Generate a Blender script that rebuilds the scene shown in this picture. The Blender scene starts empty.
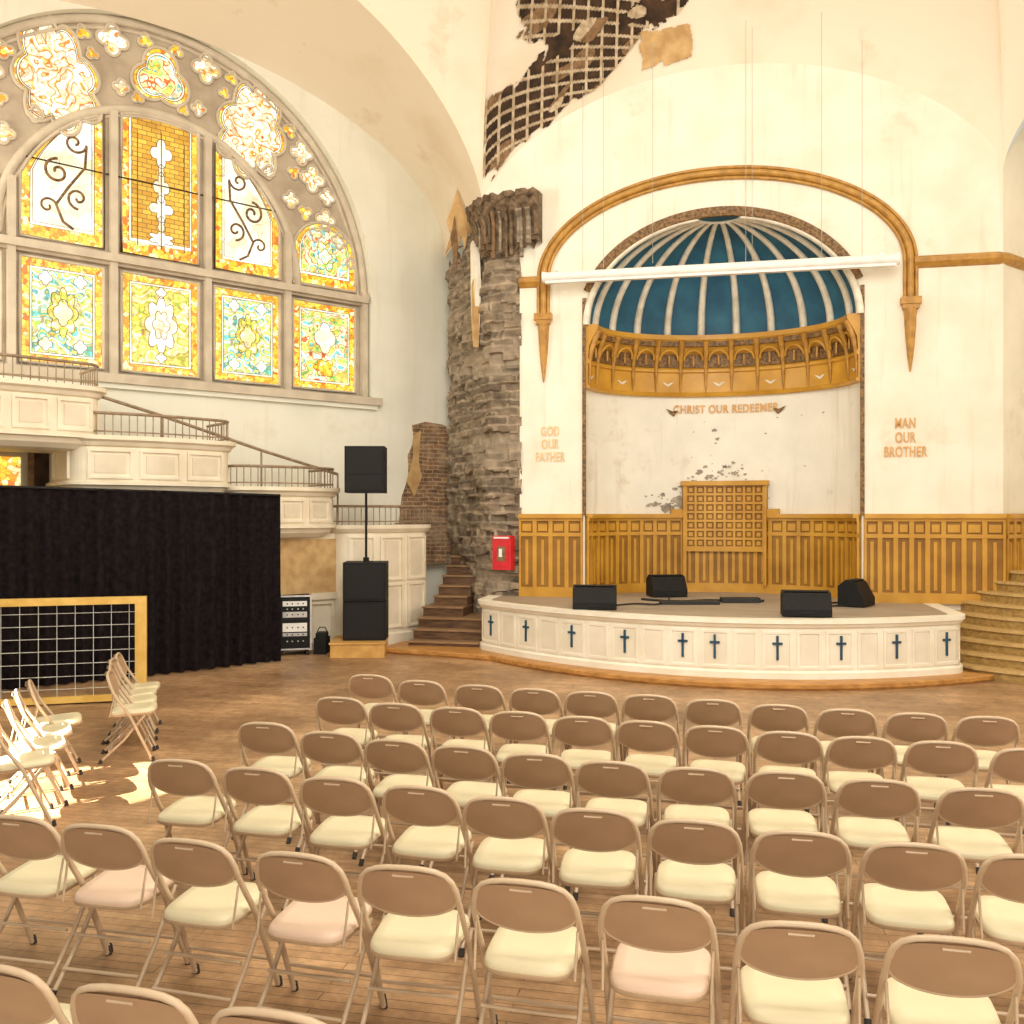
import bpy, math, random
from mathutils import Vector, Matrix, noise
random.seed(7)
pi=math.pi
scene=bpy.context.scene
try:
    scene.view_settings.view_transform='Standard'
    scene.view_settings.look='None'
except Exception as e: print(e)

# ------------------------------------------------------------------ materials
def newmat(name):
    m=bpy.data.materials.new(name); m.use_nodes=True
    nt=m.node_tree; b=nt.nodes['Principled BSDF']
    return m,nt,b
def ramp(nt,stops,interp='LINEAR'):
    r=nt.nodes.new('ShaderNodeValToRGB'); cr=r.color_ramp; cr.interpolation=interp
    while len(cr.elements)<len(stops): cr.elements.new(0.5)
    for e,(p,c) in zip(cr.elements,stops):
        e.position=p; e.color=(c[0],c[1],c[2],1)
    return r
def mix(nt,a,b,fac,mode='MIX'):
    mx=nt.nodes.new('ShaderNodeMix'); mx.data_type='RGBA'; mx.blend_type=mode
    if hasattr(fac,'links'): nt.links.new(fac,mx.inputs[0])
    else: mx.inputs[0].default_value=fac
    for k,s in ((6,a),(7,b)):
        if hasattr(s,'links'): nt.links.new(s,mx.inputs[k])
        else: mx.inputs[k].default_value=(s[0],s[1],s[2],1)
    return mx.outputs[2]
def math_(nt,op,a,b=0.0,c=None):
    n=nt.nodes.new('ShaderNodeMath'); n.operation=op
    for i,s in enumerate((a,b) if c is None else (a,b,c)):
        if hasattr(s,'links'): nt.links.new(s,n.inputs[i])
        else: n.inputs[i].default_value=s
    return n.outputs[0]
def coords(nt,kind='xyz',scale=(1,1,1),rot=0):
    tc=nt.nodes.new('ShaderNodeTexCoord')
    out=tc.outputs['Object']
    if kind in('wall','mirror'):
        s=nt.nodes.new('ShaderNodeSeparateXYZ'); nt.links.new(out,s.inputs[0])
        x=math_(nt,'MULTIPLY_ADD',s.outputs[1],.8,s.outputs[0])
        if kind=='mirror': x=math_(nt,'PINGPONG',x,.75)
        c=nt.nodes.new('ShaderNodeCombineXYZ'); nt.links.new(x,c.inputs[0]); nt.links.new(s.outputs[2],c.inputs[1])
        out=c.outputs[0]
    mp=nt.nodes.new('ShaderNodeMapping'); mp.inputs['Scale'].default_value=scale; mp.inputs['Rotation'].default_value=(0,0,rot)
    nt.links.new(out,mp.inputs[0])
    return mp.outputs[0]
def ntex(nt,v,scale,detail=6,rough=.5):
    n=nt.nodes.new('ShaderNodeTexNoise'); n.inputs['Scale'].default_value=scale; n.inputs['Detail'].default_value=detail; n.inputs['Roughness'].default_value=rough
    nt.links.new(v,n.inputs['Vector']); return n.outputs['Fac'],n.outputs['Color']
def noisy(name,c1,c2,scale=3,rough=.6,detail=6,lo=.35,hi=.65,bump=0,metal=0,cscale=(1,1,1),stain=None,spec=None,streak=None):
    m,nt,b=newmat(name)
    v=coords(nt,'xyz',cscale)
    f,_=ntex(nt,v,scale,detail)
    r=ramp(nt,[(lo,c1),(hi,c2)]); nt.links.new(f,r.inputs[0]); col=r.outputs[0]
    if stain:
        for (sc,ss,th,am) in stain:
            f2,_=ntex(nt,v,ss,10,.65)
            r2=ramp(nt,[(th,(0,0,0)),(min(.99,th+.1),(am,am,am))]); nt.links.new(f2,r2.inputs[0])
            col=mix(nt,col,sc,r2.outputs[0])
    if streak:
        sc,am=streak
        f3,_=ntex(nt,coords(nt,'xyz',(3.0,3.0,.22)),1.6,7,.6)
        r3=ramp(nt,[(.56,(0,0,0)),(.70,(am,am,am))]); nt.links.new(f3,r3.inputs[0]); col=mix(nt,col,sc,r3.outputs[0])
    nt.links.new(col,b.inputs['Base Color'])
    b.inputs['Roughness'].default_value=rough; b.inputs['Metallic'].default_value=metal
    if spec is not None: b.inputs['Specular IOR Level'].default_value=spec
    if bump:
        bp=nt.nodes.new('ShaderNodeBump'); bp.inputs['Strength'].default_value=bump; bp.inputs['Distance'].default_value=.02
        nt.links.new(f,bp.inputs['Height']); nt.links.new(bp.outputs[0],b.inputs['Normal'])
    return m
def brickmat(name,c1,c2,mortar,bw,bh,ms=.01,rough=.85,bump=.8,nscale=6,dist=.10):
    m,nt,b=newmat(name)
    v=coords(nt,'wall')
    f,c=ntex(nt,v,nscale,8); f0,c0=ntex(nt,v,2.2,4)
    vv=mix(nt,v,c0,dist,'ADD')
    br=nt.nodes.new('ShaderNodeTexBrick'); br.inputs['Scale'].default_value=1
    br.inputs['Brick Width'].default_value=bw; br.inputs['Row Height'].default_value=bh; br.inputs['Mortar Size'].default_value=ms
    br.inputs['Color1'].default_value=(*c1,1); br.inputs['Color2'].default_value=(*c2,1); br.inputs['Mortar'].default_value=(*mortar,1)
    nt.links.new(vv,br.inputs['Vector'])
    r=ramp(nt,[(.3,(.4,.4,.4)),(.7,(1.3,1.25,1.2))]); nt.links.new(f,r.inputs[0])
    col=mix(nt,br.outputs['Color'],r.outputs[0],.9,'MULTIPLY')
    f3,_=ntex(nt,v,1.3,6); r3=ramp(nt,[(.5,(0,0,0)),(.62,(.5,.5,.5))]); nt.links.new(f3,r3.inputs[0])
    col=mix(nt,col,mortar,r3.outputs[0])
    nt.links.new(col,b.inputs['Base Color']); b.inputs['Roughness'].default_value=rough
    bp=nt.nodes.new('ShaderNodeBump'); bp.inputs['Strength'].default_value=bump; bp.inputs['Distance'].default_value=.03
    nt.links.new(col,bp.inputs['Height']); nt.links.new(bp.outputs[0],b.inputs['Normal'])
    return m
def glassmat(name,kind,stops,strength=1.3,scale=8,lead=.03,leadcol=(.25,.10,.02),mirror=True):
    m,nt,b=newmat(name)
    v=coords(nt,'mirror' if mirror else 'wall')
    if kind=='brick':
        br=nt.nodes.new('ShaderNodeTexBrick'); br.inputs['Scale'].default_value=1
        br.inputs['Brick Width'].default_value=.15; br.inputs['Row Height'].default_value=.075; br.inputs['Mortar Size'].default_value=.006
        br.inputs['Color1'].default_value=(*stops[0][1],1); br.inputs['Color2'].default_value=(*stops[1][1],1); br.inputs['Mortar'].default_value=(*leadcol,1)
        nt.links.new(coords(nt,'wall'),br.inputs['Vector']); col=br.outputs['Color']
    elif kind=='flow':
        f,c=ntex(nt,v,scale*.45,1.5,.4)
        f2=math_(nt,'MULTIPLY',f,3.2); f2=math_(nt,'FRACT',f2)
        r=ramp(nt,stops,'CONSTANT'); nt.links.new(f2,r.inputs[0]); col=r.outputs[0]
        vo=nt.nodes.new('ShaderNodeTexVoronoi'); vo.inputs['Scale'].default_value=scale*1.3; nt.links.new(v,vo.inputs['Vector'])
        sp=nt.nodes.new('ShaderNodeSeparateColor'); nt.links.new(vo.outputs['Color'],sp.inputs[0])
        r2=ramp(nt,[(0,(.72,.62,.42)),(.25,(1,.96,.85)),(.7,(1.2,1.18,1.1))],'CONSTANT'); nt.links.new(sp.outputs[0],r2.inputs[0])
        col=mix(nt,col,r2.outputs[0],.85,'MULTIPLY')
        ve=nt.nodes.new('ShaderNodeTexVoronoi'); ve.feature='DISTANCE_TO_EDGE'; ve.inputs['Scale'].default_value=scale*1.3; nt.links.new(v,ve.inputs['Vector'])
        lt=math_(nt,'LESS_THAN',ve.outputs['Distance'],lead); col=mix(nt,col,leadcol,math_(nt,'MULTIPLY',lt,.6))
    else:
        vo=nt.nodes.new('ShaderNodeTexVoronoi'); vo.inputs['Scale'].default_value=scale; nt.links.new(v,vo.inputs['Vector'])
        ve=nt.nodes.new('ShaderNodeTexVoronoi'); ve.feature='DISTANCE_TO_EDGE'; ve.inputs['Scale'].default_value=scale; nt.links.new(v,ve.inputs['Vector'])
        sp=nt.nodes.new('ShaderNodeSeparateColor'); nt.links.new(vo.outputs['Color'],sp.inputs[0])
        r=ramp(nt,stops,'CONSTANT'); nt.links.new(sp.outputs[0],r.inputs[0])
        lt=math_(nt,'LESS_THAN',ve.outputs['Distance'],lead)
        col=mix(nt,r.outputs[0],leadcol,math_(nt,'MULTIPLY',lt,.7))
    f,_=ntex(nt,coords(nt,'wall'),1.9,3)
    r2=ramp(nt,[(.3,(.85,.80,.66)),(.62,(1.2,1.2,1.16))]); nt.links.new(f,r2.inputs[0])
    col=mix(nt,col,r2.outputs[0],1,'MULTIPLY')
    b.inputs['Base Color'].default_value=(.05,.04,.03,1); b.inputs['Roughness'].default_value=.3
    nt.links.new(col,b.inputs['Emission Color']); b.inputs['Emission Strength'].default_value=strength  # emission stands in for daylight coming through the panes
    return m

M_wall=noisy('plaster_wall_cream',(.80,.75,.62),(.89,.85,.74),1.2,.8,lo=.3,hi=.6,stain=[((.62,.50,.33),.8,.58,.45),((.46,.35,.22),3.5,.68,.55)],streak=((.56,.43,.27),.28))
M_wallL=noisy('plaster_wall_offwhite',(.76,.745,.64),(.86,.845,.745),.7,.8,lo=.35,hi=.65,stain=[((.62,.56,.42),.7,.58,.4)],streak=((.58,.52,.40),.22))
M_ceil=noisy('ceiling_plaster_stained',(.72,.58,.42),(.86,.77,.63),.45,.85,detail=9,lo=.25,hi=.48,stain=[((.58,.40,.23),.6,.60,.5),((.42,.28,.16),2.2,.68,.6)])
M_apse=noisy('plaster_apse_worn',(.80,.77,.68),(.88,.85,.76),2.0,.8,lo=.3,hi=.7,stain=[((.58,.48,.34),1.3,.58,.5),((.34,.27,.2),5,.68,.8)],streak=((.5,.4,.28),.35))
M_patch=noisy('plaster_grey_patch',(.22,.18,.15),(.48,.42,.34),9,.9)
M_gold=noisy('gold_wood_paint',(.48,.235,.024),(.63,.34,.045),2.5,.38,lo=.3,hi=.7)
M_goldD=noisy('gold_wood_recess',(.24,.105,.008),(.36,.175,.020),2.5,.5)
M_goldT=noisy('gold_trim',(.36,.175,.028),(.54,.285,.055),8,.42)
M_bronze=noisy('bronze_ornament',(.07,.035,.010),(.30,.16,.05),22,.55,bump=.6)
M_capt=noisy('capital_weathered',(.075,.045,.022),(.24,.165,.10),9,.8,bump=.8)
M_blue=noisy('dome_blue_paint',(.010,.085,.165),(.022,.14,.23),2.5,.6)
M_rib=noisy('dome_rib_cream',(.66,.60,.48),(.85,.80,.68),6,.6)
M_stage=noisy('stage_white_paint',(.82,.76,.62),(.90,.85,.73),3,.5)
M_stageR=noisy('stage_panel_recess',(.76,.70,.56),(.84,.78,.65),3,.6)
M_stagetop=noisy('stage_floor_boards',(.30,.24,.17),(.44,.36,.28),1.5,.5,cscale=(1,8,1))
M_plinth=noisy('plinth_wood',(.38,.17,.04),(.58,.29,.08),4,.45,cscale=(1,4,4))
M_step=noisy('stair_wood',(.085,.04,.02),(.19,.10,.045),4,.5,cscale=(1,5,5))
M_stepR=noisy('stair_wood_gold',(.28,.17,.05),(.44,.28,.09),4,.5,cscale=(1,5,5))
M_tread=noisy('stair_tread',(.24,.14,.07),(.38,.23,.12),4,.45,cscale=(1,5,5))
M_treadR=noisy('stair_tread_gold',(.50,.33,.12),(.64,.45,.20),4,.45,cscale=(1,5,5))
M_stone=noisy('tracery_stone',(.40,.325,.245),(.52,.44,.335),3,.8)
M_stoneL=noisy('tracery_moulding',(.52,.445,.345),(.64,.56,.44),3,.75)
M_balc=noisy('balcony_cream_paint',(.76,.67,.51),(.88,.79,.63),2.5,.55)
M_balcR=noisy('balcony_recess_paint',(.68,.59,.44),(.80,.70,.55),2.5,.6)
M_iron=noisy('rail_brown_iron',(.22,.15,.09),(.36,.26,.17),10,.5)
M_curt=noisy('curtain_black_cloth',(.006,.004,.005),(.016,.011,.012),14,.95,spec=.12)
M_black=noisy('speaker_black',(.005,.005,.005),(.012,.011,.011),40,.6,spec=.25)
M_grille=noisy('speaker_grille',(.008,.008,.008),(.018,.017,.016),120,.65,spec=.25)
M_metal=noisy('case_aluminium',(.45,.45,.45),(.6,.6,.6),10,.35,metal=.7)
M_white=noisy('white_plastic',(.80,.79,.76),(.9,.89,.86),5,.5)
M_red=noisy('alarm_red',(.55,.012,.02),(.7,.02,.03),5,.4)
M_chair=noisy('chair_beige_enamel',(.46,.335,.215),(.54,.40,.265),8,.35)
M_cback=noisy('chair_back_tan',(.345,.22,.13),(.405,.265,.16),5,.42)
M_seatA=noisy('seat_vinyl_cream',(.62,.55,.355),(.70,.625,.42),4,.4)
M_seatB=noisy('seat_vinyl_pink',(.66,.475,.35),(.71,.53,.40),4,.4)
M_rub=noisy('rubber_foot',(.02,.015,.012),(.04,.03,.025),10,.8)
M_cross=noisy('cross_blue',(.012,.05,.09),(.02,.08,.13),10,.5)
M_yel=noisy('pine_yellow',(.62,.37,.07),(.76,.50,.13),5,.5,cscale=(1,6,1))
M_ply=noisy('plywood_orange',(.52,.28,.07),(.66,.38,.11),5,.5,cscale=(1,6,1))
M_net=noisy('net_white',(.5,.5,.45),(.65,.65,.6),20,.7)
M_stonepier=brickmat('rough_stone_masonry',(.31,.245,.17),(.15,.115,.082),(.38,.31,.23),.30,.15,.022,dist=.2)
M_brick=brickmat('exposed_brick',(.36,.20,.10),(.22,.12,.07),(.46,.35,.23),.24,.08,.012)
M_dark=noisy('void_dark_brown',(.022,.011,.005),(.075,.038,.017),5,.9)
M_lath=noisy('wood_lath',(.34,.25,.15),(.62,.50,.35),9,.8)
M_brownd=noisy('torn_brown_layer',(.15,.085,.04),(.28,.165,.08),9,.9)
M_tan=noisy('bare_plaster_tan',(.48,.29,.12),(.64,.43,.20),5,.85)
M_text=noisy('lettering_gold',(.62,.33,.11),(.72,.44,.19),12,.6)
M_textF=noisy('lettering_faded',(.76,.53,.27),(.82,.65,.40),12,.7)
M_cable=noisy('cable_black',(.01,.01,.01),(.02,.02,.02),5,.6)
M_wire=noisy('wire_grey',(.42,.38,.32),(.52,.48,.42),5,.5)

G_border=glassmat('glass_amber_border','vor',[(0,(1,.34,.01)),(.2,(1,.56,.02)),(.45,(1,.76,.08)),(.78,(.80,.17,.01)),(.86,(1,.95,.50))],1.2,15,.035,mirror=False,leadcol=(.3,.1,.005))
G_brick=glassmat('glass_amber_quarry','brick',[(0,(.70,.32,.012)),(1,(1,.60,.06))],1.05,leadcol=(.3,.13,.01))
G_white=glassmat('glass_opal_white','vor',[(0,(1,.97,.85)),(.4,(1,1,.95)),(.75,(1,.92,.68))],1.2,5,.012,leadcol=(.7,.5,.25))
G_lowA=glassmat('glass_teal_floral','flow',[(0,(.12,.75,.72)),(.20,(1,1,.78)),(.38,(1,.90,.22)),(.48,(.42,.70,.10)),(.58,(.85,1,.95)),(.78,(.08,.55,.68)),(.88,(1,.85,.15))],1.18,9,.03)
G_lowB=glassmat('glass_green_yellow_floral','flow',[(0,(.62,.68,.06)),(.16,(1,.92,.32)),(.38,(1,1,.75)),(.56,(.98,.72,.06)),(.68,(.40,.55,.05)),(.78,(1,.88,.22))],1.18,9,.03)
G_lobe=glassmat('glass_lobe_white_red','flow',[(0,(1,.98,.88)),(.32,(1,.78,.40)),(.42,(.74,.18,.03)),(.50,(1,1,.92)),(.80,(1,.72,.25)),(.90,(.80,.28,.06))],1.25,9,.03,mirror=False)
G_multi=glassmat('glass_multi','flow',[(0,(1,.85,.22)),(.2,(.15,.70,.74)),(.34,(1,1,.85)),(.56,(.86,.14,.04)),(.64,(1,.95,.45)),(.82,(.30,.70,.18)),(.92,(1,.65,.06))],1.2,9,.03)

def floormat():
    m,nt,b=newmat('floor_worn_wood')
    v=coords(nt,'xyz',(1,1,1),math.radians(12))
    br=nt.nodes.new('ShaderNodeTexBrick'); br.inputs['Scale'].default_value=1
    br.inputs['Brick Width'].default_value=1.8; br.inputs['Row Height'].default_value=.075; br.inputs['Mortar Size'].default_value=.003
    br.inputs['Color1'].default_value=(.44,.27,.14,1); br.inputs['Color2'].default_value=(.36,.21,.105,1); br.inputs['Mortar'].default_value=(.15,.085,.045,1)
    nt.links.new(v,br.inputs['Vector'])
    f,_=ntex(nt,v,.8,10,.6)
    r=ramp(nt,[(.3,(.52,.48,.45)),(.52,(1.0,1.0,1.0)),(.70,(1.5,1.55,1.6))]); nt.links.new(f,r.inputs[0])
    col=mix(nt,br.outputs['Color'],r.outputs[0],1,'MULTIPLY')
    f,_=ntex(nt,v,7,8,.75); r=ramp(nt,[(.35,(.62,.60,.58)),(.65,(1.25,1.25,1.25))]); nt.links.new(f,r.inputs[0])
    col=mix(nt,col,r.outputs[0],.85,'MULTIPLY')
    nt.links.new(col,b.inputs['Base Color']); b.inputs['Roughness'].default_value=.42
    return m
M_floor=floormat()

# ------------------------------------------------------------------ mesh builder
class MB:
    def __init__(s): s.v=[];s.f=[];s.m=[];s.sm=[]
    def add(s,verts,faces,mat,smooth=False,M=None):
        o=len(s.v)
        for p in verts:
            p=Vector(p)
            if M is not None: p=M@p
            s.v.append(p)
        for f in faces:
            s.f.append([i+o for i in f]); s.m.append(mat); s.sm.append(smooth)
    def box(s,x0,x1,y0,y1,z0,z1,mat,M=None):
        v=[(x0,y0,z0),(x1,y0,z0),(x1,y1,z0),(x0,y1,z0),(x0,y0,z1),(x1,y0,z1),(x1,y1,z1),(x0,y1,z1)]
        s.add(v,[(0,3,2,1),(4,5,6,7),(0,1,5,4),(1,2,6,5),(2,3,7,6),(3,0,4,7)],mat,False,M)
    def tube(s,pts,r,mat,n=8,closed=False,smooth=True,M=None,rs=None):
        pts=[Vector(p) for p in pts]; N=len(pts); vs=[];fs=[];pn=None
        for i,p in enumerate(pts):
            if closed: t=pts[(i+1)%N]-pts[i-1]
            else: t=pts[min(i+1,N-1)]-pts[max(i-1,0)]
            t.normalize()
            if pn is None:
                a=Vector((0,0,1)) if abs(t.z)<.9 else Vector((1,0,0))
                pn=(a-t*a.dot(t)).normalized()
            else: pn=(pn-t*pn.dot(t)).normalized()
            b=t.cross(pn); rr=rs[i] if rs else r
            for k in range(n):
                a=2*pi*k/n; vs.append(p+(pn*math.cos(a)+b*math.sin(a))*rr)
        for i in range(N if closed else N-1):
            for k in range(n):
                a=i*n+k; b_=i*n+(k+1)%n; c=((i+1)%N)*n+(k+1)%n; d=((i+1)%N)*n+k
                fs.append((a,b_,c,d))
        s.add(vs,fs,mat,smooth,M)
        if not closed: s.add(vs[:n],[tuple(range(n))[::-1]],mat,False,M); s.add(vs[-n:],[tuple(range(n))],mat,False,M)
    def sweep(s,samples,prof,mat,smooth=False,caps=True,closed=True,M=None):
        n=len(prof);vs=[];fs=[]
        for p,nr in samples:
            for o,z in prof: vs.append((p[0]+nr[0]*o,p[1]+nr[1]*o,z))
        for i in range(len(samples)-1):
            for k in range(n if closed else n-1):
                k2=(k+1)%n; fs.append((i*n+k,(i+1)*n+k,(i+1)*n+k2,i*n+k2))
        s.add(vs,fs,mat,smooth,M)
        if caps and closed:
            s.add(vs[:n],[tuple(range(n))],mat,False,M); s.add(vs[-n:],[tuple(range(n))[::-1]],mat,False,M)
    def strip(s,path,a,b,z0,z1,o0,o1,mat,ds=.12,M=None):
        s.sweep(path.samples(a,b,max(1,int(abs(b-a)/ds+.5))),[(o0,z0),(o1,z0),(o1,z1),(o0,z1)],mat,M=M)
    def frame(s,path,a,b,z0,z1,w,o0,o1,mat,M=None):
        s.strip(path,a,b,z0,z0+w,o0,o1,mat,M=M); s.strip(path,a,b,z1-w,z1,o0,o1,mat,M=M)
        s.strip(path,a,a+w,z0+w,z1-w,o0,o1,mat,M=M); s.strip(path,b-w,b,z0+w,z1-w,o0,o1,mat,M=M)
    def grid(s,fn,nu,nv,mat,smooth=True,M=None):
        vs=[fn(i/nu,j/nv) for j in range(nv+1) for i in range(nu+1)]
        fs=[(j*(nu+1)+i,j*(nu+1)+i+1,(j+1)*(nu+1)+i+1,(j+1)*(nu+1)+i) for j in range(nv) for i in range(nu)]
        s.add(vs,fs,mat,smooth,M)
    def mesh(s,name):
        me=bpy.data.meshes.new(name); me.from_pydata([tuple(p) for p in s.v],[],s.f)
        ml=[]
        for m in s.m:
            if m not in ml: ml.append(m)
        for m in ml: me.materials.append(m)
        for i,p in enumerate(me.polygons): p.material_index=ml.index(s.m[i]); p.use_smooth=s.sm[i]
        me.update(); return me
    def obj(s,name,matrix=None,parent=None,bevel=0):
        o=bpy.data.objects.new(name,s.mesh(name)); scene.collection.objects.link(o)
        if matrix is not None: o.matrix_world=matrix
        if parent: o.parent=parent
        if bevel:
            b=o.modifiers.new('bevel','BEVEL'); b.width=bevel; b.segments=2; b.limit_method='ANGLE'
        return o
class Path:
    def __init__(s,pts):
        s.p=[Vector(q) for q in pts]; s.c=[0]
        for a,b in zip(s.p,s.p[1:]): s.c.append(s.c[-1]+(b-a).length)
        s.L=s.c[-1]
    def at(s,d):
        d=min(max(d,0),s.L); i=0
        while i<len(s.c)-2 and s.c[i+1]<d: i+=1
        return s.p[i].lerp(s.p[i+1],(d-s.c[i])/max(1e-9,s.c[i+1]-s.c[i]))
    def nrm(s,d,e=.03):
        t=(s.at(d+e)-s.at(d-e)).normalized(); return Vector((t.y,-t.x))
    def samples(s,a,b,n): return [(s.at(a+(b-a)*i/n),s.nrm(a+(b-a)*i/n)) for i in range(n+1)]
def inpoly(x,y,P):
    r=False;j=len(P)-1
    for i in range(len(P)):
        if (P[i][1]>y)!=(P[j][1]>y) and x<(P[j][0]-P[i][0])*(y-P[i][1])/(P[j][1]-P[i][1])+P[i][0]: r=not r
        j=i
    return r

# ------------------------------------------------------------------ frames of reference
A1=math.radians(-12)
FW=Matrix.Translation((3.35,15.55,0))@Matrix.Rotation(A1,4,'Z')     # front wall: x along wall, y into wall
A2=math.radians(40)
LW=Matrix.Translation((-5.626,15.402,0))@Matrix.Rotation(A2,4,'Z')  # left wall
def fw(t,y,z=0): return FW@Vector((t,y,z))
def lw(t,y,z=0): return LW@Vector((t,y,z))
STZ=.87

# ------------------------------------------------------------------ floor
b=MB(); b.add([(-16,-4,0),(17,-4,0),(17,23,0),(-16,23,0)],[(0,1,2,3)],M_floor); b.obj('floor')

# ------------------------------------------------------------------ front wall
TC,HW,ZS,RISE=.185,4.135,7.6,2.0
def crown(u): return max(0,1-u*u)**.66
def lunF(t): return ZS+RISE*crown((t-TC)/HW)
OL,OR,OC,OH=-2.17,2.25,.04,2.21
ZD=5.45; HD=1.70
def archz(t): u=(t-OC)/OH; return ZD+HD*math.sqrt(max(0,1-u*u))
b=MB()
ts=[TC+HW*-math.cos(pi*i/80) for i in range(81)]
ts+= [-3.29,OL,OR]+[OC+OH*-math.cos(pi*i/40) for i in range(41)]
ts=sorted(set(round(t,4) for t in ts))
for a,c in zip(ts,ts[1:]):
    mid=(a+c)/2
    if OL<mid<OR: za,zc=archz(a),archz(c)
    elif mid<-3.29: za=zc=ZS-.02
    else: za=zc=0
    b.add([(a,0,za),(c,0,zc),(c,0,max(zc,lunF(c))),(a,0,max(za,lunF(a)))],[(0,1,2,3)],M_wall)
b.add([(-3.29,0,0),(-3.29,2.8,0),(-3.29,2.8,9),(-3.29,0,9)],[(0,1,2,3)],M_wall)
b.obj('wall_front',FW)
b=MB()
b.add([(4.32,0,0),(5.1,.9,0),(5.1,.9,9),(4.32,0,7.7)],[(0,1,2,3)],M_wall)
b.add([(5.1,.9,0),(9.0,-8,0),(9.0,-8,10),(5.1,.9,10)],[(0,1,2,3)],M_wall)
b.obj('wall_right',FW)

# ------------------------------------------------------------------ vaulted ceiling
Lc=Vector((-.51,16.37)); Rc=Vector((fw(4.32,0).x,fw(4.32,0).y)); Mc=Vector((1.2,4.2)); ZM=13.6
def vault(A,B,rise,zs=ZS):
    def S(u,v):
        k=1-math.cos(v*pi/2); sn=math.sin(v*pi/2)
        a=A.lerp(Mc,k); c=B.lerp(Mc,k); p=a.lerp(c,(u+1)/2)
        return Vector((p.x,p.y,zs+(ZM-zs)*sn+rise*(1-sn)*crown(u)))
    return S
SF=vault(Lc,Rc,RISE)
b=MB()
b.grid(lambda i,j:SF(-math.cos(pi*i),j),64,40,M_ceil)
Kc=Vector((-7.47,10.5)); SL=vault(Kc,Lc,3.1)
def lunL(w): u=w/5.6; return 7.4+2.75*math.sqrt(max(0,1-u*u))
def SLb(i,j):
    u=-math.cos(pi*i); q=lw(5.6*u,0); a=Vector((q.x,q.y,lunL(5.6*u))); c=SL(u,0)
    p=a.lerp(c,j); p.z=a.z+(c.z-a.z)*math.sin(j*pi/2); return p
b.grid(SLb,64,8,M_ceil); b.grid(lambda i,j:SL(-math.cos(pi*i),j),64,40,M_ceil)
R2=Vector((11.9,5.7)); SR=vault(Rc,R2,2.4)
b.grid(lambda i,j:SR(-math.cos(pi*i),j),48,30,M_ceil)
b.obj('ceiling')

# ceiling damage (exposed lath) on vault surface, in vault (across, up) coordinates
HOLE=[(-1.0,.035),(-1.0,.175),(-.95,.150),(-.90,.140),(-.847,.135),(-.78,.155),(-.727,.148),(-.76,.18),(-.847,.204),(-.89,.29),(-.15,.24),(-.17,.15),(-.22,.125),(-.33,.125),(-.36,.10),(-.42,.07),(-.50,.035),(-.567,.025),(-.62,.030),(-.70,.012),(-.80,.010),(-.86,.016),(-.93,.008)]
TANP=[(-.345,.122),(-.15,.108),(-.145,.035),(-.24,.026),(-.26,.04),(-.34,.03)]
b=MB()
nu,nv=250,100
cen=Vector((1.2,4.2,4))
def loc(u,v,off):
    p=SF(u,v); return p+(cen-p).normalized()*off
for i in range(nu):
    for j in range(nv):
        u0=-1+.9*i/nu; u1=-1+.9*(i+1)/nu; v0=.29*j/nv; v1=.29*(j+1)/nv
        um,vm=(u0+u1)/2,(v0+v1)/2
        nz=noise.noise(Vector((um*16,vm*40,0)))*.03+noise.noise(Vector((um*50,vm*120,0)))*.012
        if inpoly(um+nz*.5,vm+nz*.3,TANP):
            b.add([loc(u0,v0,.03),loc(u1,v0,.03),loc(u1,v1,.03),loc(u0,v1,.03)],[(0,1,2,3)],M_tan); continue
        if not inpoly(um+nz,vm+nz*.45,HOLE): continue
        n2=noise.noise(Vector((um*8,vm*22,5)))
        n3=noise.noise(Vector((um*6,vm*16,11)))
        jj=j+int(i*.25)
        grd=(jj%8)<2 or (i%17)<3
        if n2>.36: mat=M_brownd if n3>-.1 else M_lath; off=.05
        elif grd and n3>-.30: mat=M_lath; off=.04
        elif n3>.28: mat=M_brownd; off=.03
        else: mat=M_dark; off=.02
        b.add([loc(u0,v0,off),loc(u1,v0,off),loc(u1,v1,off),loc(u0,v1,off)],[(0,1,2,3)],mat)
b.obj('ceiling_plaster_damage')

# ------------------------------------------------------------------ left wall with window opening
RO=3.9; ZC=6.34; SILL=4.45
b=MB()
ws=[5.6*-math.cos(pi*i/80) for i in range(81)]+[RO*-math.cos(pi*i/60) for i in range(61)]
ws=sorted(set(round(t,4) for t in ws))
for a,c in zip(ws,ws[1:]):
    if abs((a+c)/2)<RO:
        b.add([(a,0,0),(c,0,0),(c,0,SILL),(a,0,SILL)],[(0,1,2,3)],M_wallL)
        za=ZC+math.sqrt(max(0,RO*RO-a*a)); zc=ZC+math.sqrt(max(0,RO*RO-c*c))
    else: za=zc=0
    b.add([(a,0,za),(c,0,zc),(c,0,max(zc,lunL(c)+.12)),(a,0,max(za,lunL(a)+.12))],[(0,1,2,3)],M_wallL)
arc=[(RO*math.cos(a),ZC+RO*math.sin(a)) for a in [pi*i/60 for i in range(61)]]
out=[(RO,SILL)]+arc+[(-RO,SILL)]
vs=[];fs=[]
for x,z in out: vs+=[(x,0,z),(x,.35,z)]
for i in range(len(out)): 
    a=2*i; c=2*((i+1)%len(out)); fs.append((a,c,c+1,a+1))
b.add(vs,fs,M_wallL)
b.add([(5.6,0,0),(7.5,0,0),(7.5,0,8.2),(5.6,0,8.2)],[(0,1,2,3)],M_wallL)
b.obj('wall_left',LW)

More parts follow.
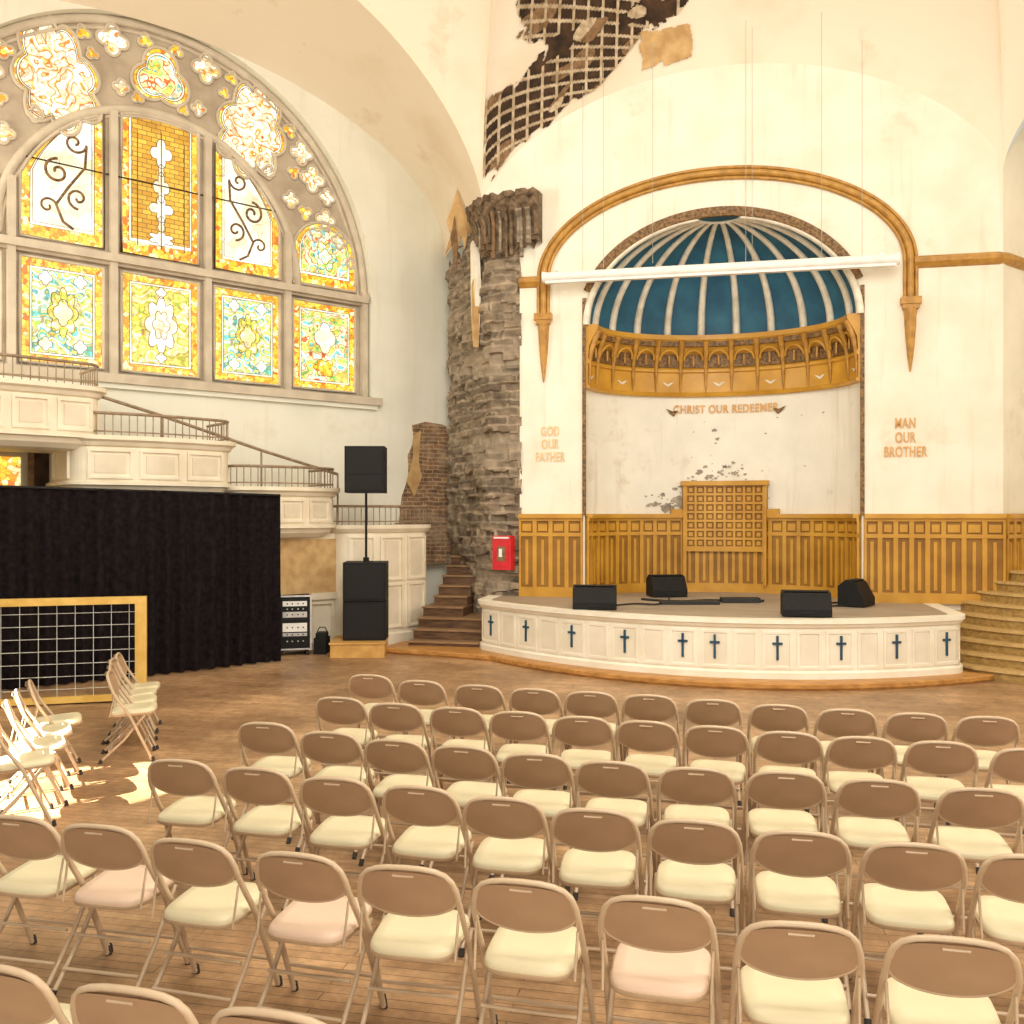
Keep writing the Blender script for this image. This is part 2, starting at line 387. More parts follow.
# ---- window tracery and stained glass
W=bpy.data.objects.new('window_1',None); scene.collection.objects.link(W); W.matrix_world=LW
b=MB()
YP=.2
b.add([(x,YP,z) for x,z in out],[tuple(range(len(out)))],M_stone)
def arcpts(r,a0,a1,n=48,y=YP,cz=ZC): return [(r*math.cos(a0+(a1-a0)*i/n),y,cz+r*math.sin(a0+(a1-a0)*i/n)) for i in range(n+1)]
b.tube(arcpts(3.83,0,pi),.075,M_stoneL); b.tube(arcpts(3.70,0,pi),.03,M_stoneL)
b.tube(arcpts(2.46,0,pi),.075,M_stoneL); b.tube(arcpts(2.36,.05,pi-.05),.03,M_stoneL)
for x in (-3.8,-2.23,-.765,.765,2.23,3.8):
    top=ZC+math.sqrt(2.42**2-x*x) if abs(x)<2.3 else ZC+.1
    b.box(x-.055,x+.055,YP-.12,YP,SILL,top,M_stoneL)
b.box(-3.85,3.85,YP-.17,YP,6.24,6.36,M_stoneL); b.box(-3.85,3.85,YP-.1,YP,6.19,6.24,M_stone)
g=MB()
def rimmed(outline,inner_mat,border_mat=G_border,bw=.16,rim=.03):
    n=len(outline); cx=sum(p[0] for p in outline)/n; cz=sum(p[1] for p in outline)/n
    hx=(max(p[0] for p in outline)-min(p[0] for p in outline))/2; hz=(max(p[1] for p in outline)-min(p[1] for p in outline))/2
    def sc(d): return [(cx+(p[0]-cx)*(1-d/hx),cz+(p[1]-cz)*(1-d/hz)) for p in outline]
    a=outline; inn=sc(bw); inn2=sc(bw+.035); y=YP-.012
    def ringf(P,Q,mat):
        vs=[(p[0],y,p[1]) for p in P]+[(q[0],y,q[1]) for q in Q]
        g.add(vs,[(i,(i+1)%n,n+(i+1)%n,n+i) for i in range(n)],mat)
    if border_mat:
        ringf(a,inn,border_mat); ringf(inn,inn2,G_white)
        g.add([(p[0],y,p[1]) for p in inn2],[tuple(range(n))],inner_mat)
        b.tube([(p[0],y-.005,p[1]) for p in inn],.006,M_brownd,5,True); b.tube([(p[0],y-.005,p[1]) for p in inn2],.006,M_brownd,5,True)
    else: g.add([(p[0],y,p[1]) for p in a],[tuple(range(n))],inner_mat)
    b.tube([(p[0],YP-.02,p[1]) for p in a],rim,M_stoneL,6,True)
def rect(x0,x1,z0,z1): 
    return [(x0,z0),((x0+x1)/2,z0),(x1,z0),(x1,(z0+z1)/2),(x1,z1),((x0+x1)/2,z1),(x0,z1),(x0,(z0+z1)/2)]
rimmed(rect(-.63,.63,4.55,6.14),G_lowB,bw=.13); rimmed(rect(-2.1,-.9,4.55,6.14),G_lowA,bw=.13); rimmed(rect(.9,2.1,4.55,6.14),G_lowA,bw=.13)
rimmed(rect(2.36,3.64,4.55,6.14),G_multi,bw=.13); rimmed(rect(-3.64,-2.36,4.55,6.14),G_multi,bw=.13)
R3=2.3
def top(x0,x1,n=12): return [(x0+(x1-x0)*i/n, ZC+.1+math.sqrt(R3*R3-(x0+(x1-x0)*i/n)**2)) for i in range(n+1)]
rimmed([(-.63,6.44),(.63,6.44)]+top(.63,-.63),G_brick,bw=.12)
rimmed([(.9,6.44),(2.1,6.44)]+top(2.1,.9),G_white,bw=.14); rimmed([(-2.1,6.44),(-.9,6.44)]+top(-.9,-2.1),G_white,bw=.14)
for sx in (1,-1):
    o=[(sx*3-.64,6.44),(sx*3+.64,6.44)]+[(sx*3+.64*math.cos(pi*i/16),6.98+.64*math.sin(pi*i/16)) for i in range(17)]
    rimmed(o,G_multi,bw=.13)
def foil(cx,cz,r,lobes=4,k=.35,rot=0,sx=1,sz=1,n=64,tilt=0,taper=0):
    P=[]
    for i in range(n):
        a=2*pi*i/n; rr=r*((1-k)+k*abs(math.cos(lobes*(a-rot)/2)))
        x=rr*math.cos(a)*sx; z=rr*math.sin(a)*sz; x*=1+taper*z/r
        P.append((cx+x*math.cos(tilt)-z*math.sin(tilt),cz+x*math.sin(tilt)+z*math.cos(tilt)))
    return P
for s_ in (1,-1):
    a=math.radians(90-31*s_); rr=3.10
    rimmed(foil(rr*math.cos(a),ZC+rr*math.sin(a),.88,8,.22,pi/2,.72,1.05,128,-.22*s_,-.22),G_lobe,G_border,.07)
rimmed(foil(0,ZC+3.05,.5,3,.35,pi/2),G_multi,G_border,.08)
for ang,r0,sz in [(12.5,3.52,.25),(46,3.52,.22),(53.5,3.42,.25),(60,3.52,.16),(66,3.3,.2),(73,3.45,.16),(13,2.8,.13),(44,2.72,.12),(56,2.8,.16),(80,3.6,.1)]:
    for s_ in (1,-1):
        a=math.radians(90-ang*s_)
        rimmed(foil(r0*math.cos(a),ZC+r0*math.sin(a),sz,4,.4),G_lobe,None,rim=.026)
for ang,r0,sz in [(4,3.6,.13),(19.5,3.62,.12),(39.5,3.62,.14),(19,3.3,.1),(49,3.15,.12),(62,2.95,.14),(70,3.0,.13),(8,2.66,.1)]:
    for s_ in (1,-1):
        a=math.radians(90-ang*s_)
        rimmed(foil(r0*math.cos(a),ZC+r0*math.sin(a),sz,3,.5,a),G_border,None,rim=.02)
y=YP-.03
def poly(P,mat,yy=y): g.add([(p[0],yy,p[1]) for p in P],[tuple(range(len(P)))],mat)
for cx,cz,r,lb,k,sx,sz in [(0,8.15,.2,4,.45,.9,1.2),(0,7.88,.07,2,.5,1,1.4),(0,7.6,.15,4,.5,.9,1.7),(0,7.25,.2,4,.55,1,1.1),(0,7.0,.09,2,.6,1,1.4),(0,6.76,.22,6,.4,1,.55)]:
    poly(foil(cx,cz,r,lb,k,pi/2,sx,sz),G_white); b.tube([(p[0],y-.006,p[1]) for p in foil(cx,cz,r,lb,k,pi/2,sx,sz)],.006,M_brownd,4,True)
b.tube([(0,y-.004,6.6),(0,y-.004,8.5)],.010,M_brownd,4)
for sx in (-1,1):
    b.tube([(sx*.38,y-.004,6.6),(sx*.38,y-.004,8.4)],.008,M_brownd,4)
def orn(cx,cz,r,mat,lb=8,sx=.8,sz=1.4,tw=.006):
    P=foil(cx,cz,r,lb,.3,0,sx,sz); poly(P,mat,y+.004); b.tube([(p[0],y-.004,p[1]) for p in P],tw,M_brownd,4,True)
orn(0,5.35,.34,G_white); orn(0,5.35,.18,G_lobe,6); orn(0,5.88,.09,G_white,4,1,1); orn(0,4.82,.09,G_white,4,1,1)
for sx in (-1,1):
    orn(sx*1.5,5.35,.28,G_lowB); orn(sx*1.5,5.35,.16,G_white,4,.9,1.3)
    orn(sx*3,5.5,.22,G_white,4,1,1.3); orn(sx*3,4.95,.24,G_border,6,1,.7); orn(sx*3,7.0,.26,G_lowA,6,.9,1.1); orn(sx*3,7.0,.14,G_white,4,1,1)
    for cz in (4.85,5.85):
        for dx in (-.25,.25): orn(sx*1.5+dx,cz,.10,G_white,4,1,1.1,.005)
def spiral(cx,cz,r,turns,dirn,start,sg):
    P=[]
    for i in range(41):
        k=i/40; a=start+dirn*turns*2*pi*k; rr=r*(1-k*.85); P.append((sg*(cx+rr*math.cos(a)),YP-.03,cz+rr*math.sin(a)))
    return P
for sg in (1,-1):
    b.tube(spiral(1.33,8.0,.17,1.2,1,pi,sg),.020,M_bronze,5)
    b.tube(spiral(1.58,7.5,.2,1.3,-1,pi/2,sg),.022,M_bronze,5)
    b.tube(spiral(1.28,7.15,.17,1.2,1,-pi/2,sg),.020,M_bronze,5)
    b.tube([(sg*1.16,YP-.03,7.98),(sg*1.18,YP-.03,7.65),(sg*1.42,YP-.03,7.3),(sg*1.6,YP-.03,7.0),(sg*1.5,YP-.03,6.75),(sg*1.35,YP-.03,6.66)],.022,M_bronze,5)
    b.tube(spiral(1.72,6.95,.14,1.1,-1,pi,sg),.018,M_bronze,5)
b.box(-2.1,2.1,YP-.035,YP-.02,7.62,7.64,M_dark)
b.obj('tracery',None,W); g.obj('stained_glass',None,W)
b=MB(); b.box(-4.05,4.05,-.14,.2,SILL-.14,SILL,M_stoneL); b.box(-3.98,3.98,-.08,.1,SILL-.22,SILL-.14,M_wallL); b.obj('sill',None,W)
W2=bpy.data.objects.new('window_2',None); scene.collection.objects.link(W2); W2.matrix_world=LW
b=MB(); g=MB()
b.box(-3.2,-2.05,-.06,.0,2.2,3.2,M_stone); g.box(-3.1,-2.15,-.08,-.06,2.3,3.1,G_border); b.obj('frame',None,W2); g.obj('glass',None,W2)
b=MB(); b.box(-2.0,.3,-.06,0,0,3.2,M_dark); b.box(-2.05,-1.97,-.1,0,0,3.25,M_brownd); b.obj('balcony_shade_panel',LW)  # dark panel added for the shaded area under the balcony, shade as colour

# ------------------------------------------------------------------ balcony
def balcony(name,w0,w1,z0,z1,front=-1.4,full=False):
    par=bpy.data.objects.new(name,None); scene.collection.objects.link(par); par.matrix_world=LW
    r=.28; pts=[(w0,-.02),(w0,front+r)]
    pts+=[(w0+r-r*math.cos(a),front+r-r*math.sin(a)) for a in [pi/2*i/8 for i in range(1,9)]]
    n=12
    for i in range(1,n): 
        x=w0+r+(w1-w0-2*r)*i/n; pts.append((x,front-.10*math.sin(pi*i/n)))
    pts+=[(w1-r+r*math.sin(a),front+r-r*math.cos(a)) for a in [pi/2*i/8 for i in range(0,9)]]
    pts+=[(w1,-.02)]
    P=Path(pts); b=MB()
    if full:
        prof=[(0,0),(.03,0),(.03,.2),(0,.22),(0,z1-.14),(.04,z1-.12),(.09,z1-.06),(.09,z1),(-.12,z1),(-.12,0)]
    else:
        prof=[(-.30,z0),(-.14,z0+.03),(-.05,z0+.10),(-.02,z0+.17),(.05,z0+.18),(.05,z0+.22),(0,z0+.24),(0,z1-.16),(.04,z1-.14),(.07,z1-.09),(.12,z1-.06),(.12,z1),(-.12,z1),(-.12,z0+.3),(-.3,z0+.3)]
    b.sweep(P.samples(0,P.L,90),prof,M_balc)
    b.add([(p.x,p.y,z0+.02) for p in [P.at(P.L*i/60)-P.nrm(P.L*i/60)*.25 for i in range(61)]],[tuple(range(61))],M_balcR)
    zz0=(z0+.27 if not full else .3); zz1=z1-.19
    a=1.35; L=P.L-1.35; k=max(1,int(round((L-a)/.62)))
    rows=[(zz0,zz1)] if not full else [(zz0,(zz0+zz1)/2-.03),((zz0+zz1)/2+.03,zz1)]
    for i in range(k):
        for (q0,q1) in rows:
            s0=a+(L-a)*i/k+.05; s1=a+(L-a)*(i+1)/k-.05
            b.frame(P,s0,s1,q0,q1,.035,0,.035,M_balc); b.strip(P,s0+.09,s1-.09,q0+.08,q1-.08,0,.012,M_balcR)
    for s0,s1 in ((.3,1.1),(P.L-1.1,P.L-.3)):
        for (q0,q1) in rows: b.frame(P,s0,s1,q0,q1,.035,0,.035,M_balc)
    b.obj('paneled_front',None,par)
    b=MB(); zr=z1+.32
    S=P.samples(.3,P.L-.3,70)
    b.tube([(p.x,p.y,zr) for p,_ in S],.022,M_iron,6); b.tube([(p.x,p.y,z1+.06) for p,_ in S],.012,M_iron,5)
    s_=.3
    while s_<P.L-.25:
        p=P.at(s_); b.tube([(p.x,p.y,z1),(p.x,p.y,zr)],.008,M_iron,5); s_+=.11
    b.obj('railing',None,par)
    return P
SC=5.595
balcony('balcony_box',SC-10.6,SC-6.98,3.15,4.05)
balcony('balcony_box',SC-7.35,SC-5.02,2.50,3.38,-1.36)
balcony('balcony_box',SC-5.02,SC-3.18,1.86,2.7,-1.38)
balcony('balcony_box',SC-3.14,SC-1.3,0,2.08,-1.4,full=True)
b=MB()
b.tube([(-1.6,-1.0,4.05),(-.4,-1.0,3.75),(1.2,-1.0,3.3),(2.6,-1.0,2.95)],.025,M_iron,6)
for x,z0,z1 in [(-1.6,3.2,4.05),(-.4,2.6,3.75),(1.2,1.95,3.3),(2.6,2.1,2.95)]: b.tube([(x,-1.0,z0),(x,-1.0,z1)],.018,M_iron,6)
b.obj('handrail',LW)
b=MB(); P=Path([(SC-5.6,-1.15),(SC-3.1,-1.15)])
b.strip(P,0,2.5,0,1.95,-.1,0,M_balc); b.strip(P,.5,2.5,.95,1.85,0,.03,M_tan)
for i in range(4): b.frame(P,.1+i*.6,.62+i*.6,.1,.8,.04,0,.04,M_balc)
b.strip(P,0,2.5,.84,.95,0,.06,M_balc)
b.obj('wall_balcony_base',LW)

# ------------------------------------------------------------------ stone pier, capital, exposed brick
Q=[Vector((.16,16.20)),Vector((-.42,16.45)),Vector((-.66,16.95)),Vector((-1.28,18.7))]
PP=Path([ (q.x,q.y) for q in reversed(Q)])
b=MB()
def pierfn(i,j):
    s_=PP.L*i; p=PP.at(s_); n_=PP.nrm(s_)
    ztop=7.75 if s_>1.9 else 7.1+.45*noise.noise(Vector((s_*5,0,3)))+.18*(s_)
    z=ztop*j
    zr=z+.12*noise.noise(Vector((s_*1.5,z*1.5,9)))
    row=int(zr/.16)
    blk=noise.cell(Vector((int(s_*3.6+(row%2)*.5+noise.cell(Vector((0,row,7)))*1.5),row,3)))
    d=.04*noise.noise(Vector((s_*2,z*2,1)))+.03*noise.noise(Vector((s_*8,z*8,1)))+.06*(blk-.5)
    return (p.x+n_.x*d,p.y+n_.y*d,z)
b.grid(pierfn,90,320,M_stonepier,False)
def shardp(pts,mat,off=.11):
    n=len(pts); vs=[]
    for s_,z in pts: p=PP.at(s_)+PP.nrm(s_)*off; vs.append((p.x,p.y,z))
    for s_,z in pts: p=PP.at(s_)+PP.nrm(s_)*(off-.1); vs.append((p.x,p.y,z))
    b.add(vs,[tuple(range(n))]+[(i,(i+1)%n,n+(i+1)%n,n+i) for i in range(n)],mat)
shardp([(1.90,7.05),(1.98,7.1),(2.08,6.9),(2.15,6.3),(2.10,5.7),(2.04,5.25),(1.97,5.5),(1.92,6.2)],M_wall)
shardp([(2.0,6.3),(2.06,6.4),(2.12,5.9),(2.08,5.2),(2.02,5.4)],M_tan,.13)
b.obj('exposed_stone_pier')
b=MB()
CP=Path([(-.66,17.0),(-.60,16.86),(-.38,16.36),(.2,16.08),(.46,15.98)])
# ragged, broken capital: the moulding profile is eroded section by section
random.seed(9)
NS=34; secs=[]
S_=CP.samples(0,CP.L,NS)
base=[(-.15,6.95),(.02,6.95),(.05,7.02),(.02,7.1),(.04,7.3),(.12,7.45),(.16,7.5),(.16,7.6),(.20,7.62),(.20,7.72),(-.15,7.75)]
vs=[];fs=[];npf=len(base)
for k,(p,nr) in enumerate(S_):
    er=noise.noise(Vector((k*.35,2,2)))*.5+random.uniform(-.2,.2); er=max(0,er)
    for (o,z) in base:
        oo=o if o<0 else o*(1-er*.9)+random.uniform(-.015,.015); zz=z-(er*.35 if z>7.4 else 0)-(random.uniform(0,.22) if z<7.0 else 0)
        vs.append((p[0]+nr[0]*oo,p[1]+nr[1]*oo,zz))
for i in range(NS):
    for k in range(npf):
        k2=(k+1)%npf; fs.append((i*npf+k,(i+1)*npf+k,(i+1)*npf+k2,i*npf+k2))
b.add(vs,fs,M_capt); b.add(vs[:npf],[tuple(range(npf))],M_capt); b.add(vs[-npf:],[tuple(range(npf))[::-1]],M_capt)
for i in range(15):
    s_=CP.L*(i+random.uniform(.2,.8))/15; p=CP.at(s_)+CP.nrm(s_)*.05; p2=CP.at(s_)+CP.nrm(s_)*.12; zb=7.0-random.uniform(0,.4)
    b.tube([(p.x,p.y,zb),(p.x,p.y,7.25),(p2.x,p2.y,7.42)],random.uniform(.03,.055),random.choice([M_capt,M_capt,M_brownd,M_stonepier]),5)
b.obj('pier_capital')
b=MB()
def shw(pts,Y,mat):
    n=len(pts); b.add([(x,Y,z) for x,z in pts]+[(x,Y+.06,z) for x,z in pts],[tuple(range(n))]+[(i,(i+1)%n,n+(i+1)%n,n+i) for i in range(n)],mat)
shw([(-1.22,7.0),(-1.12,7.35),(-1.2,7.6),(-1.1,7.85),(-1.0,8.2),(-.9,8.3),(-.82,7.95),(-.74,7.8),(-.7,7.3),(-.8,7.4),(-.86,7.1),(-.93,7.35),(-1.0,7.05),(-1.08,7.2)],17.3,M_tan)
shw([(-1.0,8.2),(-.9,8.32),(-.8,8.0),(-.84,7.7),(-.9,7.9)],17.26,M_lath)
shw([(-1.12,7.3),(-1.04,7.7),(-.98,7.2),(-1.02,6.6)],17.26,M_brownd)
b.obj('torn_plaster')
b=MB()
pts=[(4.5,2.1),(4.56,2.6),(4.72,3.0),(4.7,3.4),(4.85,3.7),(4.8,4.0),(5.1,4.08),(5.5,4.05),(5.65,4.0),(5.65,2.1)]
b.add([(x,-.05,z) for x,z in pts]+[(x,.02,z) for x,z in pts],[tuple(range(10))]+[(i,(i+1)%10,10+(i+1)%10,10+i) for i in range(10)],M_brick)
pts=[(4.62,2.9),(4.76,3.35),(4.78,3.8),(4.95,3.9),(4.9,3.3),(4.98,3.0),(4.8,2.6)]
b.add([(x,-.09,z) for x,z in pts],[tuple(range(7))],M_tan)
b.box(4.4,5.65,-.25,0,1.3,2.1,M_brick)
b.obj('exposed_brick_patch',LW)

# ------------------------------------------------------------------ fire cabinet
pa=(Q[1]-Q[0]); ang=math.atan2(-pa.y,-pa.x)
FM=Matrix.Translation((-.13,16.20,1.32))@Matrix.Rotation(ang,4,'Z')
b=MB(); b.box(-.17,.17,-.12,.06,0,.58,M_red); b.box(-.12,.12,-.135,-.12,.06,.52,M_red); b.box(-.075,.075,-.14,-.135,.15,.40,M_brownd); b.box(-.04,.02,-.15,-.14,.22,.36,M_white); b.box(-.14,.14,-.135,-.12,.53,.56,M_white)
b.obj('fire_hose_cabinet',FM,bevel=.008)

# ------------------------------------------------------------------ apse
n=80
AP=Path([(OC-OH*math.cos(pi*i/n),1.6*math.sin(pi*i/n)) for i in range(n+1)])
b=MB()
b.sweep(AP.samples(0,AP.L,80),[(0,STZ-.1),(0,5.5)],M_apse,True,False,False)
b.obj('wall_apse',FW)
b=MB()
def irregular(cx,cz,r,seed):
    random.seed(seed); P=[]
    for i in range(14):
        a=2*pi*i/14; rr=r*random.uniform(.45,1.2); P.append((cx+rr*1.2*math.cos(a),cz+rr*.8*math.sin(a)))
    return P
def apy(x): return 1.6*math.sqrt(max(0,1-((x-OC)/OH)**2))
spots=[(-.88,2.38,.11),(-.66,2.5,.13),(-1.05,2.45,.06),(-.95,2.62,.05),(-.72,2.72,.05),(-.30,3.02,.06),(-.12,2.95,.06),(.05,3.02,.05),(.32,3.0,.06),(.15,3.12,.05),(-.6,2.4,.08),(-.2,3.12,.04),(.5,2.98,.03),(-1.2,2.42,.05),(.02,3.62,.04),(-.03,3.78,.045),(.45,3.08,.03),(-.4,2.85,.05)]
random.seed(11)
for k in range(30): spots.append((random.gauss(-.8,.28),2.38+abs(random.gauss(0,.18)),random.uniform(.012,.04)))
for k in range(26): spots.append((random.gauss(.05,.3),2.98+random.gauss(0,.09),random.uniform(.01,.035)))
for k in range(12): spots.append((random.uniform(-1.8,1.8),random.uniform(2.5,4.2),random.uniform(.01,.02)))
for k,(cx,cz,r) in enumerate(spots):
    P=irregular(cx,cz,r,k); b.add([(x,apy(x)-.012,z) for x,z in P],[tuple(range(14))],M_patch)
b.obj('peeled_plaster_spots',FW)
# dome
b=MB()
def dome(i,j,ins=0):
    ph=pi*i; ps=pi/2*j
    return (OC-(OH-ins)*math.cos(ph)*math.cos(ps),(1.6-ins)*math.sin(ph)*math.cos(ps),ZD+(HD-ins)*math.sin(ps))
b.grid(lambda i,j:dome(i,j),60,24,M_blue)
NR=11
for k in range(0,NR+1):
    i=k/NR
    b.tube([dome(i,j/24*.9,.02) for j in range(25)],.045,M_rib,6,rs=[.07-.03*(j/24) for j in range(25)])
b.tube([dome(i/40,.9,.02) for i in range(41)],.025,M_rib,6)
b.obj('apse_half_dome',FW)
# cornice band
b=MB()
b.sweep(AP.samples(.0,AP.L,90),[(0,4.38),(.07,4.38),(.09,4.42),(.05,4.46),(.05,4.8),(.08,4.82),(.08,4.86),(.05,4.9),(.07,5.1),(.14,5.25),(.20,5.36),(.22,5.38),(.22,5.46),(0,5.46)],M_gold)
N=13
for k in range(N+1):
    s_=AP.L*k/N; s_=min(max(s_,.06),AP.L-.06)
    p=AP.at(s_); q=AP.nrm(s_)
    def pt(o,z): return (p.x+q.x*o,p.y+q.y*o,z)
    b.tube([pt(.06,4.46),pt(.08,4.9),pt(.12,5.1),pt(.17,5.24),pt(.22,5.36)],.035,M_goldT,6,rs=[.012,.04,.05,.055,.06])
    if k<N:
        b.strip(AP,AP.L*(k+.12)/N,AP.L*(k+.88)/N,4.9,5.22,.05,.085,M_bronze,.06)
        P=[]
        for i in range(13):
            a=pi*i/12; ss=AP.L*(k+.5)/N-AP.L/N*.38*math.cos(a); z=5.02+.17*math.sin(a)
            o=.07+max(0,(z-5.0))*.5+.03; pp=AP.at(ss); qq=AP.nrm(ss); P.append((pp.x+qq.x*o,pp.y+qq.y*o,z))
        b.tube(P,.022,M_gold,5)
        b.strip(AP,AP.L*(k+.1)/N,AP.L*(k+.9)/N,5.26,5.35,.14,.20,M_bronze,.06)
        ss=AP.L*(k+.5)/N; pp=AP.at(ss)+AP.nrm(ss)*.14; b.tube([(pp.x,pp.y,4.93),(pp.x,pp.y,5.1)],.02,M_goldT,5)
        if k%2==0:
            for sg in (-1,1):
                pts=[AP.at(ss)+AP.nrm(ss)*.06,AP.at(ss+sg*.05)+AP.nrm(ss)*.06,AP.at(ss+sg*.11)+AP.nrm(ss)*.06]
                b.add([(pts[0].x,pts[0].y,4.6),(pts[1].x,pts[1].y,4.63),(pts[2].x,pts[2].y,4.64),(pts[1].x,pts[1].y,4.59),(pts[0].x,pts[0].y,4.56)],[(0,1,2,3,4)],M_rib)
b.obj('apse_cornice',FW)
# arch trims
b=MB()
P=[]
for i in range(61):
    a=pi-pi*i/60; P.append((OC+(OH+.0)*math.cos(a),ZD+(HD+.0)*math.sin(a)))
def band(P,w,y0,y1,mat):
    n=len(P);vs=[]
    for i,(x,z) in enumerate(P):
        p0=P[max(i-1,0)];p1=P[min(i+1,n-1)]; t=Vector((p1[0]-p0[0],p1[1]-p0[1])).normalized(); nn=Vector((-t.y,t.x))
        xo,zo=x+nn.x*w,z+nn.y*w
        vs+=[(x,y0,z),(x,y1,z),(xo,y1,zo),(xo,y0,zo)]
    fs=[]
    for i in range(n-1):
        for k in range(4): fs.append((i*4+k,i*4+(k+1)%4,(i+1)*4+(k+1)%4,(i+1)*4+k))
    b.add(vs,fs,mat)
PB=P[6:-6]
band(PB,.14,.0,-.04,M_bronze)
b.tube([(x,-.03,z) for x,z in PB],.025,M_bronze,6)
for x in (OL-.01,OR+.01):
    b.box(x-.03,x+.03,-.03,.02,2.25,ZD+.45,M_bronze)
b.obj('trim_apse_arch',FW)
b=MB()
C2,H2=.05,2.92
def outer(r): return [(C2+(H2+r)*math.cos(pi-pi*i/60),6.25+(1.58+r)*math.sin(pi-pi*i/60)) for i in range(61)]
for r,rad,y in ((0,.055,-.05),(.09,.03,-.03),(-.08,.03,-.03)):
    o=outer(r); pts=[(o[0][0],y,5.65)]+[(x,y,z) for x,z in o]+[(o[-1][0],y,5.65)]
    b.tube(pts,rad,M_goldT,8)
for x in (C2-H2,C2+H2):
    b.box(x-.15,x+.15,-.14,0,5.55,5.66,M_goldT); b.box(x-.12,x+.12,-.12,0,5.48,5.55,M_goldT)
    b.tube([(x,-.03,5.5),(x,-.03,5.2),(x,-.03,4.95),(x,-.03,4.75),(x,-.03,4.5)],.1,M_goldT,10,rs=[.10,.085,.065,.045,.01])
    for dx in (-.06,0,.06): b.tube([(x+dx,-.11,5.5),(x+dx*.6,-.08,5.0),(x,-.05,4.6)],.013,M_goldT,5)
b.obj('trim_proscenium_arch',FW)
b=MB()
TP=Path([(-3.29,0),(C2-H2-.05,0)]); TR=Path([(C2+H2+.05,0),(4.32,0),(5.1,.9)])
for T in (TP,TR): b.sweep(T.samples(0,T.L,14),[(0,6.12),(.05,6.14),(.1,6.2),(.1,6.26),(.05,6.3),(0,6.32)],M_goldT)
b.obj('trim_picture_rail',FW)

# ------------------------------------------------------------------ wainscot
def wains(P,name,z0=STZ,z1=2.25,step=.26,gap=None):
    b=MB(); L=P.L
    b.strip(P,0,L,z0,z1,0,.04,M_goldD)
    segs=[(0,L)] if not gap else [(0,gap[0]),(gap[1],L)]
    for (a,c) in segs:
        b.strip(P,a,c,z1-.05,z1+.02,0,.13,M_gold); b.strip(P,a,c,z1-.10,z1-.05,0,.08,M_gold)
        b.strip(P,a,c,z1-.36,z1-.30,.04,.075,M_gold)
    b.strip(P,0,L,z0,z0+.16,.04,.08,M_gold)
    k=max(1,int(round(L/step)))
    for i in range(k+1):
        s_=L*i/k; b.strip(P,max(0,s_-.035),min(L,s_+.035),z0+.16,z1-.1,.04,.07,M_gold)
    for i in range(k):
        a=L*i/k+.06; c=L*(i+1)/k-.06
        b.strip(P,a,c,z1-.27,z1-.15,.04,.065,M_gold)
        m=(a+c)/2; b.strip(P,m-.025,m+.025,z0+.2,z1-.42,.04,.06,M_gold)
    b.obj(name,FW)
wains(Path([(-3.29,0),(OL-.03,0)]),'wainscot_paneling')
wains(Path([(OR+.03,0),(3.45,0)]),'wainscot_paneling')
wains(Path([(3.45,0),(4.33,-.04)]),'wainscot_paneling')
wains(Path([(4.32,-.02),(5.1,.88)]),'wainscot_paneling')
s0=AP.L/2-.66; s1=AP.L/2+.87
wains(AP,'wainscot_paneling',gap=(s0,s1))
b=MB()
b.strip(AP,s0,s1,1.62,2.80,.04,.09,M_goldD)
b.strip(AP,s0,s0+.06,1.0,2.84,.05,.15,M_gold); b.strip(AP,s1-.06,s1,1.0,2.84,.05,.15,M_gold)
b.strip(AP,s0-.03,s1+.03,2.78,2.86,.04,.19,M_gold); b.strip(AP,s0,s1,1.60,1.67,.04,.13,M_gold)
for sg,sx in ((-1,s0),(1,s1)):
    a,c=(sx-.22,sx) if sg<0 else (sx,sx+.22)
    b.strip(AP,a,c,2.27,2.36,.04,.12,M_gold)
for i in range(9):
    s_=s0+.06+(s1-s0-.12)*i/8; b.strip(AP,s_-.02,s_+.02,1.66,2.78,.09,.125,M_gold)
    if i<8:
        m=s_+(s1-s0-.12)/16
        for j in range(7):
            z=1.67+1.11*(j+.5)/7; b.strip(AP,m-.035,m+.035,z-.035,z+.035,.09,.115,M_gold,.08)
for j in range(8):
    z=1.67+1.11*j/7; b.strip(AP,s0+.05,s1-.05,z-.02,z+.02,.09,.125,M_gold)
b.obj('wainscot_center_lattice',FW)

# ------------------------------------------------------------------ stage
def nf(t): return 2.95-.12*(t-.3)**2
T0,T1=-3.75,3.3
front=[(T0+(T1-T0)*i/80,-nf(T0+(T1-T0)*i/80)) for i in range(81)]
SP=Path([(T0,-.02)]+[(T0,front[0][1]+.15)]+front[1:-1]+[(T1,front[-1][1]+.15)]+[(T1,-.02)])
b=MB()
top=[(p[0],p[1],STZ) for p in [(T0,0)]+front+[(T1,0)]]
b.add(top,[tuple(range(len(top)))],M_stagetop)
ap=[(AP.at(AP.L*i/40).x,AP.at(AP.L*i/40).y,STZ) for i in range(41)]
b.add(ap,[tuple(range(41))],M_stagetop)
b.sweep(SP.samples(0,SP.L,140),[(0,.07),(.04,.07),(.04,.17),(.015,.19),(0,.19),(0,STZ-.12),(.03,STZ-.10),(.05,STZ-.06),(.07,STZ-.05),(.07,STZ+.005),(-.15,STZ+.005),(-.15,.07)],M_stage)
def s_of_t(t):
    best=min(range(0,1001),key=lambda i:abs(SP.at(SP.L*i/1000).x-t)+ (0 if SP.at(SP.L*i/1000).y<-.9 else 9)); return SP.L*best/1000
crosses=[-3.5,-2.82,-2.05,-1.25,-.45,-.03,.77,1.59,2.33,3.04]
edges=[-3.72]
for a,c in zip(crosses,crosses[1:]):
    if c-a>.6: edges+= [a+(c-a)*.27, a+(c-a)*.73]
    else: edges+=[(a+c)/2]
